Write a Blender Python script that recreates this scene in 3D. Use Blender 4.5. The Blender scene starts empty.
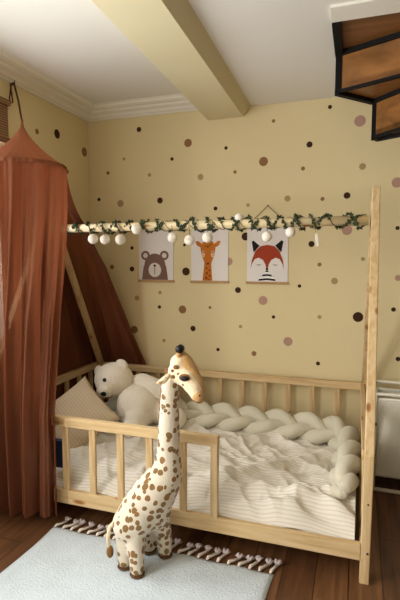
import bpy, bmesh, math, random
from mathutils import Vector, Matrix, Quaternion, noise
random.seed(7)
PI = math.pi
SC = bpy.context.scene
COL = SC.collection
V = Vector

# ------------------------------------------------------------------ materials
def lin(c):
    c = c / 255.0
    return c / 12.92 if c <= 0.04045 else ((c + 0.055) / 1.055) ** 2.4
def rgb(r, g, b): return (lin(r), lin(g), lin(b), 1)

def mat(name, col, rough=0.7, spec=0.3, metal=0.0, noise_amt=0.0, noise_scale=8.0, bump=0.0, bump_scale=60.0,
        sheen=0.0, emit=None, strength=0.0):
    m = bpy.data.materials.new(name); m.use_nodes = True
    nt = m.node_tree; b = nt.nodes['Principled BSDF']
    b.inputs['Base Color'].default_value = col
    b.inputs['Roughness'].default_value = rough
    b.inputs['Specular IOR Level'].default_value = spec
    b.inputs['Metallic'].default_value = metal
    if sheen: b.inputs['Sheen Weight'].default_value = sheen
    if emit:
        b.inputs['Emission Color'].default_value = emit; b.inputs['Emission Strength'].default_value = strength
    tc = nt.nodes.new('ShaderNodeTexCoord')
    if noise_amt:
        n = nt.nodes.new('ShaderNodeTexNoise'); n.inputs['Scale'].default_value = noise_scale; n.inputs['Detail'].default_value = 4
        nt.links.new(tc.outputs['Object'], n.inputs['Vector'])
        mx = nt.nodes.new('ShaderNodeMix'); mx.data_type = 'RGBA'; mx.blend_type = 'MULTIPLY'
        mr = nt.nodes.new('ShaderNodeMapRange'); mr.inputs['From Min'].default_value = .3; mr.inputs['From Max'].default_value = .7
        mr.inputs['To Min'].default_value = 1 - noise_amt; mr.inputs['To Max'].default_value = 1.0
        nt.links.new(n.outputs['Fac'], mr.inputs['Value'])
        mx.inputs['Factor'].default_value = 1; mx.inputs['A'].default_value = col
        nt.links.new(mr.outputs['Result'], mx.inputs['B'])
        nt.links.new(mx.outputs['Result'], b.inputs['Base Color'])
    if bump:
        n2 = nt.nodes.new('ShaderNodeTexNoise'); n2.inputs['Scale'].default_value = bump_scale; n2.inputs['Detail'].default_value = 3
        nt.links.new(tc.outputs['Object'], n2.inputs['Vector'])
        bp = nt.nodes.new('ShaderNodeBump'); bp.inputs['Strength'].default_value = bump; bp.inputs['Distance'].default_value = 0.01
        nt.links.new(n2.outputs['Fac'], bp.inputs['Height']); nt.links.new(bp.outputs['Normal'], b.inputs['Normal'])
    return m

def ramp(nt, stops, interp='LINEAR'):
    r = nt.nodes.new('ShaderNodeValToRGB'); r.color_ramp.interpolation = interp
    e = r.color_ramp.elements
    while len(e) < len(stops): e.new(0.5)
    for i, (p, c) in enumerate(stops): e[i].position = p; e[i].color = c
    return r

def wood(name, axis, c1, c2, c3, rough=.55, scale=1.0, knots=True):
    m = bpy.data.materials.new(name); m.use_nodes = True
    nt = m.node_tree; b = nt.nodes['Principled BSDF']; b.inputs['Roughness'].default_value = rough
    b.inputs['Specular IOR Level'].default_value = .3
    tc = nt.nodes.new('ShaderNodeTexCoord'); mp = nt.nodes.new('ShaderNodeMapping')
    s = [38 * scale] * 3; s[axis] = 2.2 * scale
    mp.inputs['Scale'].default_value = s
    nt.links.new(tc.outputs['Object'], mp.inputs['Vector'])
    n = nt.nodes.new('ShaderNodeTexNoise'); n.inputs['Scale'].default_value = 1; n.inputs['Detail'].default_value = 5; n.inputs['Distortion'].default_value = .6
    nt.links.new(mp.outputs['Vector'], n.inputs['Vector'])
    r = ramp(nt, [(.3, c1), (.52, c2), (.72, c3)]); nt.links.new(n.outputs['Fac'], r.inputs['Fac'])
    out = r.outputs['Color']
    if knots:
        mp2 = nt.nodes.new('ShaderNodeMapping'); s2 = [11] * 3; s2[axis] = 3.4; mp2.inputs['Scale'].default_value = s2
        nt.links.new(tc.outputs['Object'], mp2.inputs['Vector'])
        vo = nt.nodes.new('ShaderNodeTexVoronoi'); vo.inputs['Scale'].default_value = 1
        nt.links.new(mp2.outputs['Vector'], vo.inputs['Vector'])
        r2 = ramp(nt, [(.07, (1, 1, 1, 1)), (.16, (0, 0, 0, 1))]); nt.links.new(vo.outputs['Distance'], r2.inputs['Fac'])
        mx = nt.nodes.new('ShaderNodeMix'); mx.data_type = 'RGBA'
        nt.links.new(r2.outputs['Color'], mx.inputs['Factor']); nt.links.new(out, mx.inputs['A'])
        mx.inputs['B'].default_value = rgb(150, 96, 48); out = mx.outputs['Result']
    nt.links.new(out, b.inputs['Base Color'])
    bp = nt.nodes.new('ShaderNodeBump'); bp.inputs['Strength'].default_value = .15; bp.inputs['Distance'].default_value = .003
    nt.links.new(n.outputs['Fac'], bp.inputs['Height']); nt.links.new(bp.outputs['Normal'], b.inputs['Normal'])
    return m

pc = (rgb(186, 152, 104), rgb(206, 177, 130), rgb(216, 191, 148))
PINE = [wood('pine_x', 0, *pc), wood('pine_y', 1, *pc), wood('pine_z', 2, *pc)]
sc_ = (rgb(100, 66, 30), rgb(128, 84, 40), rgb(146, 98, 50))
POLE = wood('peeled_pole', 0, rgb(216, 194, 146), rgb(234, 216, 172), rgb(242, 228, 190))
TREADWOOD = wood('stair_wood', 0, *sc_, rough=.35, scale=.35, knots=False)
WALL = mat('wall_paint', rgb(218, 201, 156), .85, .2, bump=.08, bump_scale=90)
CEIL = mat('ceiling_paint', rgb(226, 222, 212), .9, .2)
CORN = mat('cornice_plaster', rgb(232, 228, 214), .8, .2)
BEAMM = mat('beam_paint', rgb(216, 204, 166), .85, .2)
SKIRT = mat('baseboard_paint', rgb(225, 215, 190), .6, .3)
BLACK = mat('black_steel', rgb(17, 15, 14), .7, .15)
def dotm(n, c): return mat('sticker_' + n, c, .8, .1)
DOTM = {'D': dotm('dark', rgb(62, 42, 26)), 'B': dotm('brown', rgb(140, 104, 70)), 'T': dotm('taupe', rgb(166, 140, 98)), 'M': dotm('mauve', rgb(176, 140, 122))}
WHITEPAPER = mat('poster_paper', rgb(226, 219, 212), .9, .1)
BEARC = mat('print_taupe', rgb(124, 96, 82), .9, .1)
CREAMP = mat('print_cream', rgb(214, 204, 190), .9, .1)
ORANGE = mat('print_orange', rgb(188, 110, 42), .9, .1)
ORANGED = mat('print_orange_dark', rgb(120, 66, 26), .9, .1)
RUST = mat('print_rust', rgb(160, 66, 44), .9, .1)
INK = mat('print_black', rgb(40, 34, 34), .9, .1)
WHITEP = mat('print_white', rgb(236, 234, 228), .9, .1)
PINK = mat('print_pink', rgb(214, 170, 130), .9, .1)
STRIP = mat('hanger_wood', rgb(184, 146, 96), .6, .3, noise_amt=.2, noise_scale=40)
STRING = mat('string', rgb(120, 96, 60), .9, .1)
PLUSHW = mat('white_plush', rgb(236, 226, 206), .95, .1, bump=.6, bump_scale=120, sheen=.4)
PLUSHBLACK = mat('black_plastic', rgb(18, 16, 15), .5, .3)
BUMPER = mat('bumper_jersey', rgb(200, 193, 170), .95, .1, bump=.2, bump_scale=150, sheen=.3)
MATT = mat('mattress_cotton', rgb(220, 205, 175), .9, .1, bump=.15)
COTTON = mat('cotton_ball', rgb(238, 230, 214), .95, .1, bump=.4, bump_scale=160, sheen=.3)
WIREC = mat('wire_green', rgb(60, 62, 40), .6, .3)
LEAF = mat('leaf_green', rgb(66, 76, 46), .6, .3, noise_amt=.5, noise_scale=30)
RUGM = mat('rug_wool', rgb(200, 209, 212), .98, .05, noise_amt=.08, noise_scale=12, bump=.5, bump_scale=110, sheen=.3)
FRINGE = mat('fringe_cotton', rgb(228, 218, 206), .95, .05, bump=.4, bump_scale=200)
FLUFF = mat('fringe_fluff', rgb(190, 176, 172), .95, .05, bump=.6, bump_scale=200)
TUBE = mat('pale_tube', rgb(214, 204, 184), .35, .5)
LINENW = mat('linen_white', rgb(222, 218, 200), .9, .1, bump=.15, bump_scale=60)
BLUE = mat('dark_blue_cover', rgb(34, 46, 84), .6, .3, noise_amt=.2, noise_scale=30)
PAGES = mat('pages', rgb(220, 210, 190), .8, .1)
CORD = mat('brown_cord', rgb(78, 48, 32), .9, .1)
IRON = mat('screw_steel', rgb(90, 84, 76), .4, .5, metal=.8)
WFRAME = mat('window_frame_paint', rgb(224, 220, 210), .5, .4)
BAMBOO = None

def glass_mat():
    m = bpy.data.materials.new('window_glass'); m.use_nodes = True; nt = m.node_tree
    for n in list(nt.nodes): nt.nodes.remove(n)
    o = nt.nodes.new('ShaderNodeOutputMaterial'); t = nt.nodes.new('ShaderNodeBsdfTransparent'); g = nt.nodes.new('ShaderNodeBsdfGlossy')
    g.inputs['Roughness'].default_value = .03; x = nt.nodes.new('ShaderNodeMixShader'); x.inputs[0].default_value = .07
    nt.links.new(t.outputs[0], x.inputs[1]); nt.links.new(g.outputs[0], x.inputs[2]); nt.links.new(x.outputs[0], o.inputs[0])
    return m
GLASS = glass_mat()

def cloth_trans(name, col, transp, transl, coltr=None):
    m = bpy.data.materials.new(name); m.use_nodes = True; nt = m.node_tree
    for n in list(nt.nodes): nt.nodes.remove(n)
    o = nt.nodes.new('ShaderNodeOutputMaterial'); d = nt.nodes.new('ShaderNodeBsdfDiffuse'); tl = nt.nodes.new('ShaderNodeBsdfTranslucent')
    tp = nt.nodes.new('ShaderNodeBsdfTransparent'); a = nt.nodes.new('ShaderNodeMixShader'); b = nt.nodes.new('ShaderNodeMixShader')
    tc = nt.nodes.new('ShaderNodeTexCoord'); n = nt.nodes.new('ShaderNodeTexNoise'); n.inputs['Scale'].default_value = 9
    mp = nt.nodes.new('ShaderNodeMapping'); mp.inputs['Scale'].default_value = (1, 1, .3)
    nt.links.new(tc.outputs['Object'], mp.inputs['Vector']); nt.links.new(mp.outputs['Vector'], n.inputs['Vector'])
    c2 = tuple(x * .8 for x in col[:3]) + (1,)
    r = ramp(nt, [(.35, c2), (.65, col)]); nt.links.new(n.outputs['Fac'], r.inputs['Fac'])
    nt.links.new(r.outputs['Color'], d.inputs['Color'])
    tl.inputs['Color'].default_value = coltr or col
    tp.inputs['Color'].default_value = (1, .86, .76, 1)
    a.inputs[0].default_value = transl; b.inputs[0].default_value = transp
    nt.links.new(d.outputs[0], a.inputs[1]); nt.links.new(tl.outputs[0], a.inputs[2])
    nt.links.new(a.outputs[0], b.inputs[1]); nt.links.new(tp.outputs[0], b.inputs[2]); nt.links.new(b.outputs[0], o.inputs[0])
    return m
VOILE = cloth_trans('canopy_voile', rgb(126, 80, 58), .06, .33, rgb(172, 98, 62))
VOILE2 = cloth_trans('canopy_cone_voile', rgb(140, 90, 64), .02, .22, rgb(172, 98, 62))

def stripe_mat(name, base, dark, scale, axis, dist=1.2, mixlow=.35, rot=0.0):
    m = bpy.data.materials.new(name); m.use_nodes = True; nt = m.node_tree; b = nt.nodes['Principled BSDF']
    b.inputs['Roughness'].default_value = .95; b.inputs['Specular IOR Level'].default_value = .1
    tc = nt.nodes.new('ShaderNodeTexCoord'); mp = nt.nodes.new('ShaderNodeMapping'); mp.inputs['Rotation'].default_value = (0, 0, rot)
    w = nt.nodes.new('ShaderNodeTexWave'); w.bands_direction = axis; w.inputs['Scale'].default_value = scale
    w.inputs['Distortion'].default_value = dist; w.inputs['Detail'].default_value = 1; w.inputs['Detail Scale'].default_value = .6
    nt.links.new(tc.outputs['UV'] if name == 'blanket_stripes' else tc.outputs['Object'], mp.inputs['Vector']); nt.links.new(mp.outputs['Vector'], w.inputs['Vector'])
    r = ramp(nt, [(mixlow, dark), (mixlow + .3, base)]); nt.links.new(w.outputs['Fac'], r.inputs['Fac'])
    nt.links.new(r.outputs['Color'], b.inputs['Base Color'])
    bp = nt.nodes.new('ShaderNodeBump'); bp.inputs['Strength'].default_value = .3; bp.inputs['Distance'].default_value = .004
    nt.links.new(w.outputs['Fac'], bp.inputs['Height']); nt.links.new(bp.outputs['Normal'], b.inputs['Normal'])
    return m
BLANKET = stripe_mat('blanket_stripes', rgb(222, 215, 200), rgb(204, 196, 180), 17, 'Y', .3, .02)
PILLOWM = stripe_mat('pillow_stripes', rgb(206, 188, 158), rgb(196, 177, 146), 18, 'X', .6)

def floor_mat():
    m = bpy.data.materials.new('laminate_planks'); m.use_nodes = True; nt = m.node_tree; b = nt.nodes['Principled BSDF']
    b.inputs['Roughness'].default_value = .38; b.inputs['Specular IOR Level'].default_value = .35
    tc = nt.nodes.new('ShaderNodeTexCoord'); mp = nt.nodes.new('ShaderNodeMapping'); mp.inputs['Rotation'].default_value = (0, 0, PI / 2)
    br = nt.nodes.new('ShaderNodeTexBrick'); br.inputs['Scale'].default_value = 1; br.inputs['Brick Width'].default_value = 1.2
    br.inputs['Row Height'].default_value = .14; br.inputs['Mortar Size'].default_value = .003
    br.inputs['Color1'].default_value = rgb(124, 84, 52); br.inputs['Color2'].default_value = rgb(98, 64, 40); br.inputs['Mortar'].default_value = rgb(64, 40, 26)
    nt.links.new(tc.outputs['Object'], mp.inputs['Vector']); nt.links.new(mp.outputs['Vector'], br.inputs['Vector'])
    mp2 = nt.nodes.new('ShaderNodeMapping'); mp2.inputs['Scale'].default_value = (30, 2, 1); nt.links.new(tc.outputs['Object'], mp2.inputs['Vector'])
    n = nt.nodes.new('ShaderNodeTexNoise'); n.inputs['Scale'].default_value = 1; n.inputs['Detail'].default_value = 6; n.inputs['Distortion'].default_value = .8
    nt.links.new(mp2.outputs['Vector'], n.inputs['Vector'])
    r = ramp(nt, [(.3, (.5, .5, .5, 1)), (.7, (1.15, 1.15, 1.15, 1))]); nt.links.new(n.outputs['Fac'], r.inputs['Fac'])
    mx = nt.nodes.new('ShaderNodeMix'); mx.data_type = 'RGBA'; mx.blend_type = 'MULTIPLY'; mx.inputs['Factor'].default_value = 1
    nt.links.new(br.outputs['Color'], mx.inputs['A']); nt.links.new(r.outputs['Color'], mx.inputs['B'])
    nt.links.new(mx.outputs['Result'], b.inputs['Base Color'])
    return m
FLOORM = floor_mat()

def bamboo_mat():
    m = bpy.data.materials.new('bamboo_slats'); m.use_nodes = True; nt = m.node_tree; b = nt.nodes['Principled BSDF']
    b.inputs['Roughness'].default_value = .7
    tc = nt.nodes.new('ShaderNodeTexCoord'); w = nt.nodes.new('ShaderNodeTexWave'); w.bands_direction = 'Z'; w.inputs['Scale'].default_value = 22
    w.inputs['Distortion'].default_value = .6
    nt.links.new(tc.outputs['Object'], w.inputs['Vector'])
    r = ramp(nt, [(.2, rgb(92, 64, 40)), (.8, rgb(158, 122, 84))]); nt.links.new(w.outputs['Fac'], r.inputs['Fac']); nt.links.new(r.outputs['Color'], b.inputs['Base Color'])
    return m
BAMBOO = bamboo_mat()

def giraffe_mat():
    m = bpy.data.materials.new('giraffe_plush'); m.use_nodes = True; nt = m.node_tree; b = nt.nodes['Principled BSDF']
    b.inputs['Roughness'].default_value = .95; b.inputs['Specular IOR Level'].default_value = .1; b.inputs['Sheen Weight'].default_value = .3
    tc = nt.nodes.new('ShaderNodeTexCoord')
    nn = nt.nodes.new('ShaderNodeTexNoise'); nn.inputs['Scale'].default_value = 22
    nt.links.new(tc.outputs['Object'], nn.inputs['Vector'])
    va = nt.nodes.new('ShaderNodeVectorMath'); va.operation = 'SCALE'; va.inputs['Scale'].default_value = .018
    nt.links.new(nn.outputs['Color'], va.inputs[0])
    vb = nt.nodes.new('ShaderNodeVectorMath'); vb.operation = 'ADD'
    nt.links.new(tc.outputs['Object'], vb.inputs[0]); nt.links.new(va.outputs[0], vb.inputs[1])
    vo = nt.nodes.new('ShaderNodeTexVoronoi'); vo.inputs['Scale'].default_value = 31; vo.inputs['Randomness'].default_value = .85
    nt.links.new(vb.outputs[0], vo.inputs['Vector'])
    # each cell gets its own spot size
    sp = nt.nodes.new('ShaderNodeSeparateColor'); nt.links.new(vo.outputs['Color'], sp.inputs[0])
    mr = nt.nodes.new('ShaderNodeMapRange'); mr.inputs['To Min'].default_value = .31; mr.inputs['To Max'].default_value = .50
    nt.links.new(sp.outputs[0], mr.inputs['Value'])
    cp = nt.nodes.new('ShaderNodeMath'); cp.operation = 'LESS_THAN'
    nt.links.new(vo.outputs['Distance'], cp.inputs[0]); nt.links.new(mr.outputs[0], cp.inputs[1])
    mc = nt.nodes.new('ShaderNodeMix'); mc.data_type = 'RGBA'; nt.links.new(sp.outputs[1], mc.inputs['Factor'])
    mc.inputs['A'].default_value = rgb(122, 94, 54); mc.inputs['B'].default_value = rgb(142, 104, 60)
    mx = nt.nodes.new('ShaderNodeMix'); mx.data_type = 'RGBA'; mx.inputs['A'].default_value = rgb(214, 203, 182)
    nt.links.new(mc.outputs['Result'], mx.inputs['B']); nt.links.new(cp.outputs[0], mx.inputs['Factor'])
    nt.links.new(mx.outputs['Result'], b.inputs['Base Color'])
    n2 = nt.nodes.new('ShaderNodeTexNoise'); n2.inputs['Scale'].default_value = 160; nt.links.new(tc.outputs['Object'], n2.inputs['Vector'])
    bp = nt.nodes.new('ShaderNodeBump'); bp.inputs['Strength'].default_value = .4; bp.inputs['Distance'].default_value = .006
    nt.links.new(n2.outputs['Fac'], bp.inputs['Height']); nt.links.new(bp.outputs['Normal'], b.inputs['Normal'])
    return m
GIR = giraffe_mat()
GIRTAN = mat('giraffe_tan', rgb(186, 146, 92), .95, .1, bump=.4, bump_scale=160, sheen=.3)
GIRCREAM = mat('giraffe_cream', rgb(232, 212, 176), .95, .1, bump=.4, bump_scale=160, sheen=.3)
GIRBROWN = mat('giraffe_brown', rgb(128, 92, 54), .95, .1, bump=.4, bump_scale=160)
HOOF = mat('giraffe_hoof', rgb(92, 66, 42), .9, .1)

# ------------------------------------------------------------------ helpers
def wpos(o):
    p = V((0, 0, 0))
    while o is not None: p = p + o.location; o = o.parent
    return p
def finish(name, bm, m, parent=None, smooth=True, origin=None, sub=0, solid=0, remesh=0, sm=0, bevel=0):
    """bm is in world coordinates; origin for top-level meshes"""
    off = wpos(parent) if parent else V((0, 0, 0))
    og = V(origin) if origin is not None else off
    bmesh.ops.translate(bm, verts=bm.verts, vec=-og)
    bmesh.ops.recalc_face_normals(bm, faces=bm.faces)
    me = bpy.data.meshes.new(name); bm.to_mesh(me); bm.free()
    ml = m if isinstance(m, (list, tuple)) else [m]
    for x in ml: me.materials.append(x)
    o = bpy.data.objects.new(name, me); COL.objects.link(o)
    if parent: o.parent = parent
    o.location = og - off
    if bevel:
        md = o.modifiers.new('bevel', 'BEVEL'); md.width = bevel; md.segments = 2; md.limit_method = 'ANGLE'; md.angle_limit = .6
    if remesh:
        md = o.modifiers.new('remesh', 'REMESH'); md.mode = 'VOXEL'; md.voxel_size = remesh; md.use_smooth_shade = True
        if sm:
            md = o.modifiers.new('smooth', 'SMOOTH'); md.iterations = sm; md.factor = .6
    if sub:
        md = o.modifiers.new('sub', 'SUBSURF'); md.levels = sub; md.render_levels = sub
    if solid:
        md = o.modifiers.new('solid', 'SOLIDIFY'); md.thickness = solid; md.offset = 0
    if smooth:
        for p in me.polygons: p.use_smooth = True
    return o
def empty(name, loc, label, cat, group=None, rot=(0, 0, 0)):
    o = bpy.data.objects.new(name, None); COL.objects.link(o); o.location = loc; o.rotation_euler = rot
    o.empty_display_size = .1
    return tag(o, label, cat, group)
def tag(o, label=None, cat=None, group=None, kind=None):
    if label: o['label'] = label
    if cat: o['category'] = cat
    if group: o['group'] = group
    if kind: o['kind'] = kind
    return o
def copy_tree(o, parent=None):
    c = o.copy(); COL.objects.link(c); c.parent = parent
    for ch in list(o.children): copy_tree(ch, c)
    return c

def box(bm, lo, hi, M=None):
    x0, y0, z0 = lo; x1, y1, z1 = hi
    vs = [V(p) for p in ((x0, y0, z0), (x1, y0, z0), (x1, y1, z0), (x0, y1, z0), (x0, y0, z1), (x1, y0, z1), (x1, y1, z1), (x0, y1, z1))]
    if M: vs = [M @ v for v in vs]
    v = [bm.verts.new(p) for p in vs]
    for f in ((0, 3, 2, 1), (4, 5, 6, 7), (0, 1, 5, 4), (1, 2, 6, 5), (2, 3, 7, 6), (3, 0, 4, 7)): bm.faces.new([v[i] for i in f])
    return bm
def prism(bm, pts, d):
    """pts: 3-D polygon, extruded along vector d"""
    d = V(d); a = [bm.verts.new(V(p)) for p in pts]; b = [bm.verts.new(V(p) + d) for p in pts]
    bm.faces.new(a); bm.faces.new(list(reversed(b))); n = len(pts)
    for i in range(n): bm.faces.new([a[i], b[i], b[(i + 1) % n], a[(i + 1) % n]])
    return bm
def beam(bm, p, q, wx, wy, ref=(1, 0, 0)):
    """square bar from p to q, wx wide along ref"""
    p, q = V(p), V(q); ax = (q - p).normalized(); r = V(ref); r = (r - ax * r.dot(ax)).normalized(); s = ax.cross(r)
    c = [r * a * wx / 2 + s * b * wy / 2 for a, b in ((-1, -1), (1, -1), (1, 1), (-1, 1))]
    return prism(bm, [p + k for k in c], q - p)
def tube(bm, pts, rad, n=8, cap=True, closed=False):
    pts = [V(p) for p in pts]; rr = rad if isinstance(rad, (list, tuple)) else [rad] * len(pts)
    N = len(pts); rings = []; prev = None
    for i, p in enumerate(pts):
        if closed: t = pts[(i + 1) % N] - pts[i - 1]
        else: t = pts[min(i + 1, N - 1)] - pts[max(i - 1, 0)]
        t.normalize()
        if prev is None:
            a = V((0, 0, 1)) if abs(t.z) < .9 else V((1, 0, 0)); u = (a - t * a.dot(t)).normalized()
        else:
            u = (prev - t * prev.dot(t)).normalized()
        prev = u; w = t.cross(u)
        rings.append([bm.verts.new(p + (u * math.cos(2 * PI * k / n) + w * math.sin(2 * PI * k / n)) * rr[i]) for k in range(n)])
    for i in range(N if closed else N - 1):
        A, B = rings[i], rings[(i + 1) % N]
        for k in range(n): bm.faces.new([A[k], A[(k + 1) % n], B[(k + 1) % n], B[k]])
    if cap and not closed:
        bm.faces.new(rings[0][::-1]); bm.faces.new(rings[-1])
    return bm
def ball(bm, c, r, seg=16, rings=10, sc=(1, 1, 1), rot=None):
    M = Matrix.Translation(V(c)) @ (rot.to_matrix().to_4x4() if rot is not None else Matrix.Identity(4)) @ Matrix.Diagonal((r * sc[0], r * sc[1], r * sc[2], 1))
    bmesh.ops.create_uvsphere(bm, u_segments=seg, v_segments=rings, radius=1, matrix=M)
    return bm
def chain(bm, nodes, step=.35):
    """nodes: (point, radius); dense spheres between them for a remeshed limb"""
    for (p, r), (q, s) in zip(nodes, nodes[1:]):
        p, q = V(p), V(q); L = (q - p).length; n = max(1, int(L / (step * min(r, s))))
        for i in range(n + 1):
            t = i / n; ball(bm, p.lerp(q, t), r + (s - r) * t, 14, 9)
    return bm
def disc_poly(cx, cz, rx, rz, n=28, a0=0, a1=2 * PI, full=True):
    k = n if full else n + 1
    return [(cx + rx * math.cos(a0 + (a1 - a0) * i / n), cz + rz * math.sin(a0 + (a1 - a0) * i / n)) for i in range(k)]
def interp(tbl, x):
    if x <= tbl[0][0]: return tbl[0][1]
    for (a, b), (c, d) in zip(tbl, tbl[1:]):
        if x <= c: return b + (d - b) * (x - a) / (c - a)
    return tbl[-1][1]
def curve_at(pts, t):
    """Catmull-Rom through pts, t in 0..1"""
    n = len(pts) - 1; f = max(0, min(n - 1e-6, t * n)); i = int(f); u = f - i
    P = [V(pts[max(0, min(n, j))]) for j in (i - 1, i, i + 1, i + 2)]
    return .5 * ((2 * P[1]) + (P[2] - P[0]) * u + (2 * P[0] - 5 * P[1] + 4 * P[2] - P[3]) * u * u + (3 * P[1] - P[0] - 3 * P[2] + P[3]) * u ** 3)

# ------------------------------------------------------------------ the room
XL, YB = -2.033, 3.294
ZC, ZR = 2.53, 2.45
def struct(name, bm, m, smooth=False, bevel=0):
    o = finish(name, bm, m, smooth=smooth, bevel=bevel); o['kind'] = 'structure'; return o
struct('floor', box(bmesh.new(), (XL - .1, -1.6, -.06), (3.3, YB + .1, 0)), FLOORM)
struct('wall_back', box(bmesh.new(), (XL - .1, YB, 0), (3.3, YB + .1, 2.75)), WALL)
struct('wall_right', box(bmesh.new(), (3.2, -1.7, 0), (3.3, YB + .1, 2.75)), mat('wall_right_low_bounce', rgb(132, 112, 84), .85, .2))  # unseen wall added to block light from the right, toned dark to cut bounce
bm = bmesh.new()
box(bm, (XL - .1, -1.7, 0), (-1.7, -1.6, 2.75)); box(bm, (.1, -1.7, 0), (3.3, -1.6, 2.75)); box(bm, (-1.7, -1.7, 2.25), (.1, -1.6, 2.75))
struct('wall_front', bm, WALL)
bm = bmesh.new()
for lo, hi in (((-1.7, -1.68, 0), (-1.64, -1.62, 2.25)), ((.04, -1.68, 0), (.1, -1.62, 2.25)), ((-.84, -1.68, 0), (-.76, -1.62, 2.25)), ((-1.7, -1.68, 2.19), (.1, -1.62, 2.25)), ((-1.7, -1.68, 0), (.1, -1.62, .1))): box(bm, lo, hi)
d1 = struct('added_door', bm, WFRAME)  # made-up glazed door, set left so its light only grazes the left wall
finish('pane', box(bmesh.new(), (-1.65, -1.655, .09), (.05, -1.645, 2.2)), GLASS, d1, smooth=False)
# left wall with its window opening
WY0, WY1, WZ0, WZ1 = 1.15, 2.37, .85, 2.3
bm = bmesh.new()
box(bm, (XL - .1, WY1, 0), (XL, YB, 2.75)); box(bm, (XL - .1, -1.6, 0), (XL, -.55, 2.75)); box(bm, (XL - .1, .85, 0), (XL, WY0, 2.75))
box(bm, (XL - .1, -.55, 0), (XL, .85, .5)); box(bm, (XL - .1, -.55, 2.3), (XL, .85, 2.75))
box(bm, (XL - .1, WY0, 0), (XL, WY1, WZ0)); box(bm, (XL - .1, WY0, WZ1), (XL, WY1, 2.75))
struct('wall_left', bm, WALL)
# window
bm = bmesh.new()
for lo, hi in (((XL - .08, WY0, WZ0), (XL - .02, WY0 + .05, WZ1)), ((XL - .08, WY1 - .05, WZ0), (XL - .02, WY1, WZ1)),
               ((XL - .08, WY0, WZ0), (XL - .02, WY1, WZ0 + .05)), ((XL - .08, WY0, WZ1 - .05), (XL - .02, WY1, WZ1)),
               ((XL - .075, (WY0 + WY1) / 2 - .03, WZ0), (XL - .025, (WY0 + WY1) / 2 + .03, WZ1))): box(bm, lo, hi)
w = struct('window_1', bm, WFRAME)
finish('pane', box(bmesh.new(), (XL - .053, WY0 + .04, WZ0 + .04), (XL - .047, WY1 - .04, WZ1 - .04)), GLASS, w, smooth=False)
finish('window_sill', box(bmesh.new(), (XL - .02, WY0 - .04, WZ0 - .03), (XL + .018, WY1 - .01, WZ0)), WFRAME, w, smooth=False, bevel=.004)
bm = bmesh.new()
for lo, hi in (((XL - .08, -.55, .5), (XL - .02, -.5, 2.3)), ((XL - .08, .8, .5), (XL - .02, .85, 2.3)), ((XL - .08, -.55, .5), (XL - .02, .85, .55)),
               ((XL - .08, -.55, 2.25), (XL - .02, .85, 2.3)), ((XL - .075, .12, .5), (XL - .025, .18, 2.3))): box(bm, lo, hi)
w2 = struct('window_2', bm, WFRAME)
finish('pane', box(bmesh.new(), (XL - .053, -.51, .54), (XL - .047, .81, 2.26)), GLASS, w2, smooth=False)
# ceilings, beam
BX = lambda y, x0: x0 - (y - 1.7) * .031 * 1.0
def skew(y, x): return x + (YB - y) * .031
b0, b1, b2 = -1.048, -.791, -.733
bm = bmesh.new()
prism(bm, [(XL - .1, -1.6, ZC), (skew(-1.6, b0) + .02, -1.6, ZC), (b0 + .02, YB + .1, ZC), (XL - .1, YB + .1, ZC)], (0, 0, .12))
struct('ceiling', bm, CEIL)
OX = -.140; OY = 2.248      # the stair opening
bm = bmesh.new()
prism(bm, [(skew(-1.6, b2) - .02, -1.6, ZR), (OX, -1.6, ZR), (OX, YB + .1, ZR), (b2 - .02, YB + .1, ZR)], (0, 0, .2))
box(bm, (OX, -1.6, ZR), (3.3, OY, ZR + .2))
box(bm, (1.2, OY, ZR), (3.3, YB + .1, ZR + .2)); struct('ceiling_right', bm, CEIL)
struct('wall_stairwell', box(bmesh.new(), (OX, OY, 2.75), (1.2, YB + .1, 2.8)), CEIL)
bm = bmesh.new()
prof = [(b0, 2.383), (b1, 2.383), (b2, ZR + .001), (b2, 2.66), (b0, 2.66)]
va = [bm.verts.new((x, YB + .02, z)) for x, z in prof]; vb = [bm.verts.new((skew(-1.6, x), -1.6, z)) for x, z in prof]
bm.faces.new(va); bm.faces.new(vb[::-1])
for i in range(5): bm.faces.new([va[i], vb[i], vb[(i + 1) % 5], va[(i + 1) % 5]])
struct('trim_1', bm, BEAMM)
# cornice: profile offset p from wall, z
cp = [(0, 2.459), (.012, 2.459), (.018, 2.468), (.035, 2.472), (.05, 2.486), (.075, 2.492), (.088, 2.497), (.092, 2.506), (.12, 2.508), (.142, 2.515), (.15, 2.524), (.164, 2.526), (.166, ZC), (0, ZC)]
def cornice(name, pts_fn0, pts_fn1):
    bm = bmesh.new()
    A = [bm.verts.new(pts_fn0(p, z)) for p, z in cp]; B = [bm.verts.new(pts_fn1(p, z)) for p, z in cp]
    n = len(cp); bm.faces.new(A); bm.faces.new(B[::-1])
    for i in range(n): bm.faces.new([A[i], B[i], B[(i + 1) % n], A[(i + 1) % n]])
    return struct(name, bm, CORN)
cornice('trim_2', lambda p, z: (XL + p, YB - p, z), lambda p, z: (b0 + .01, YB - p, z))
cornice('trim_3', lambda p, z: (XL + p, -1.6, z), lambda p, z: (XL + p, YB - p, z))
# plaster lip round the stair opening
bm = bmesh.new(); box(bm, (OX, OY - .13, ZR - .012), (1.2, OY, ZR + .002)); struct('trim_4', bm, CORN)
# baseboards
struct('baseboard_back', box(bmesh.new(), (XL, YB - .012, 0), (3.2, YB, .07)), SKIRT)
struct('baseboard_left', box(bmesh.new(), (XL, -1.6, 0), (XL + .012, YB - .012, .07)), SKIRT)

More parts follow.
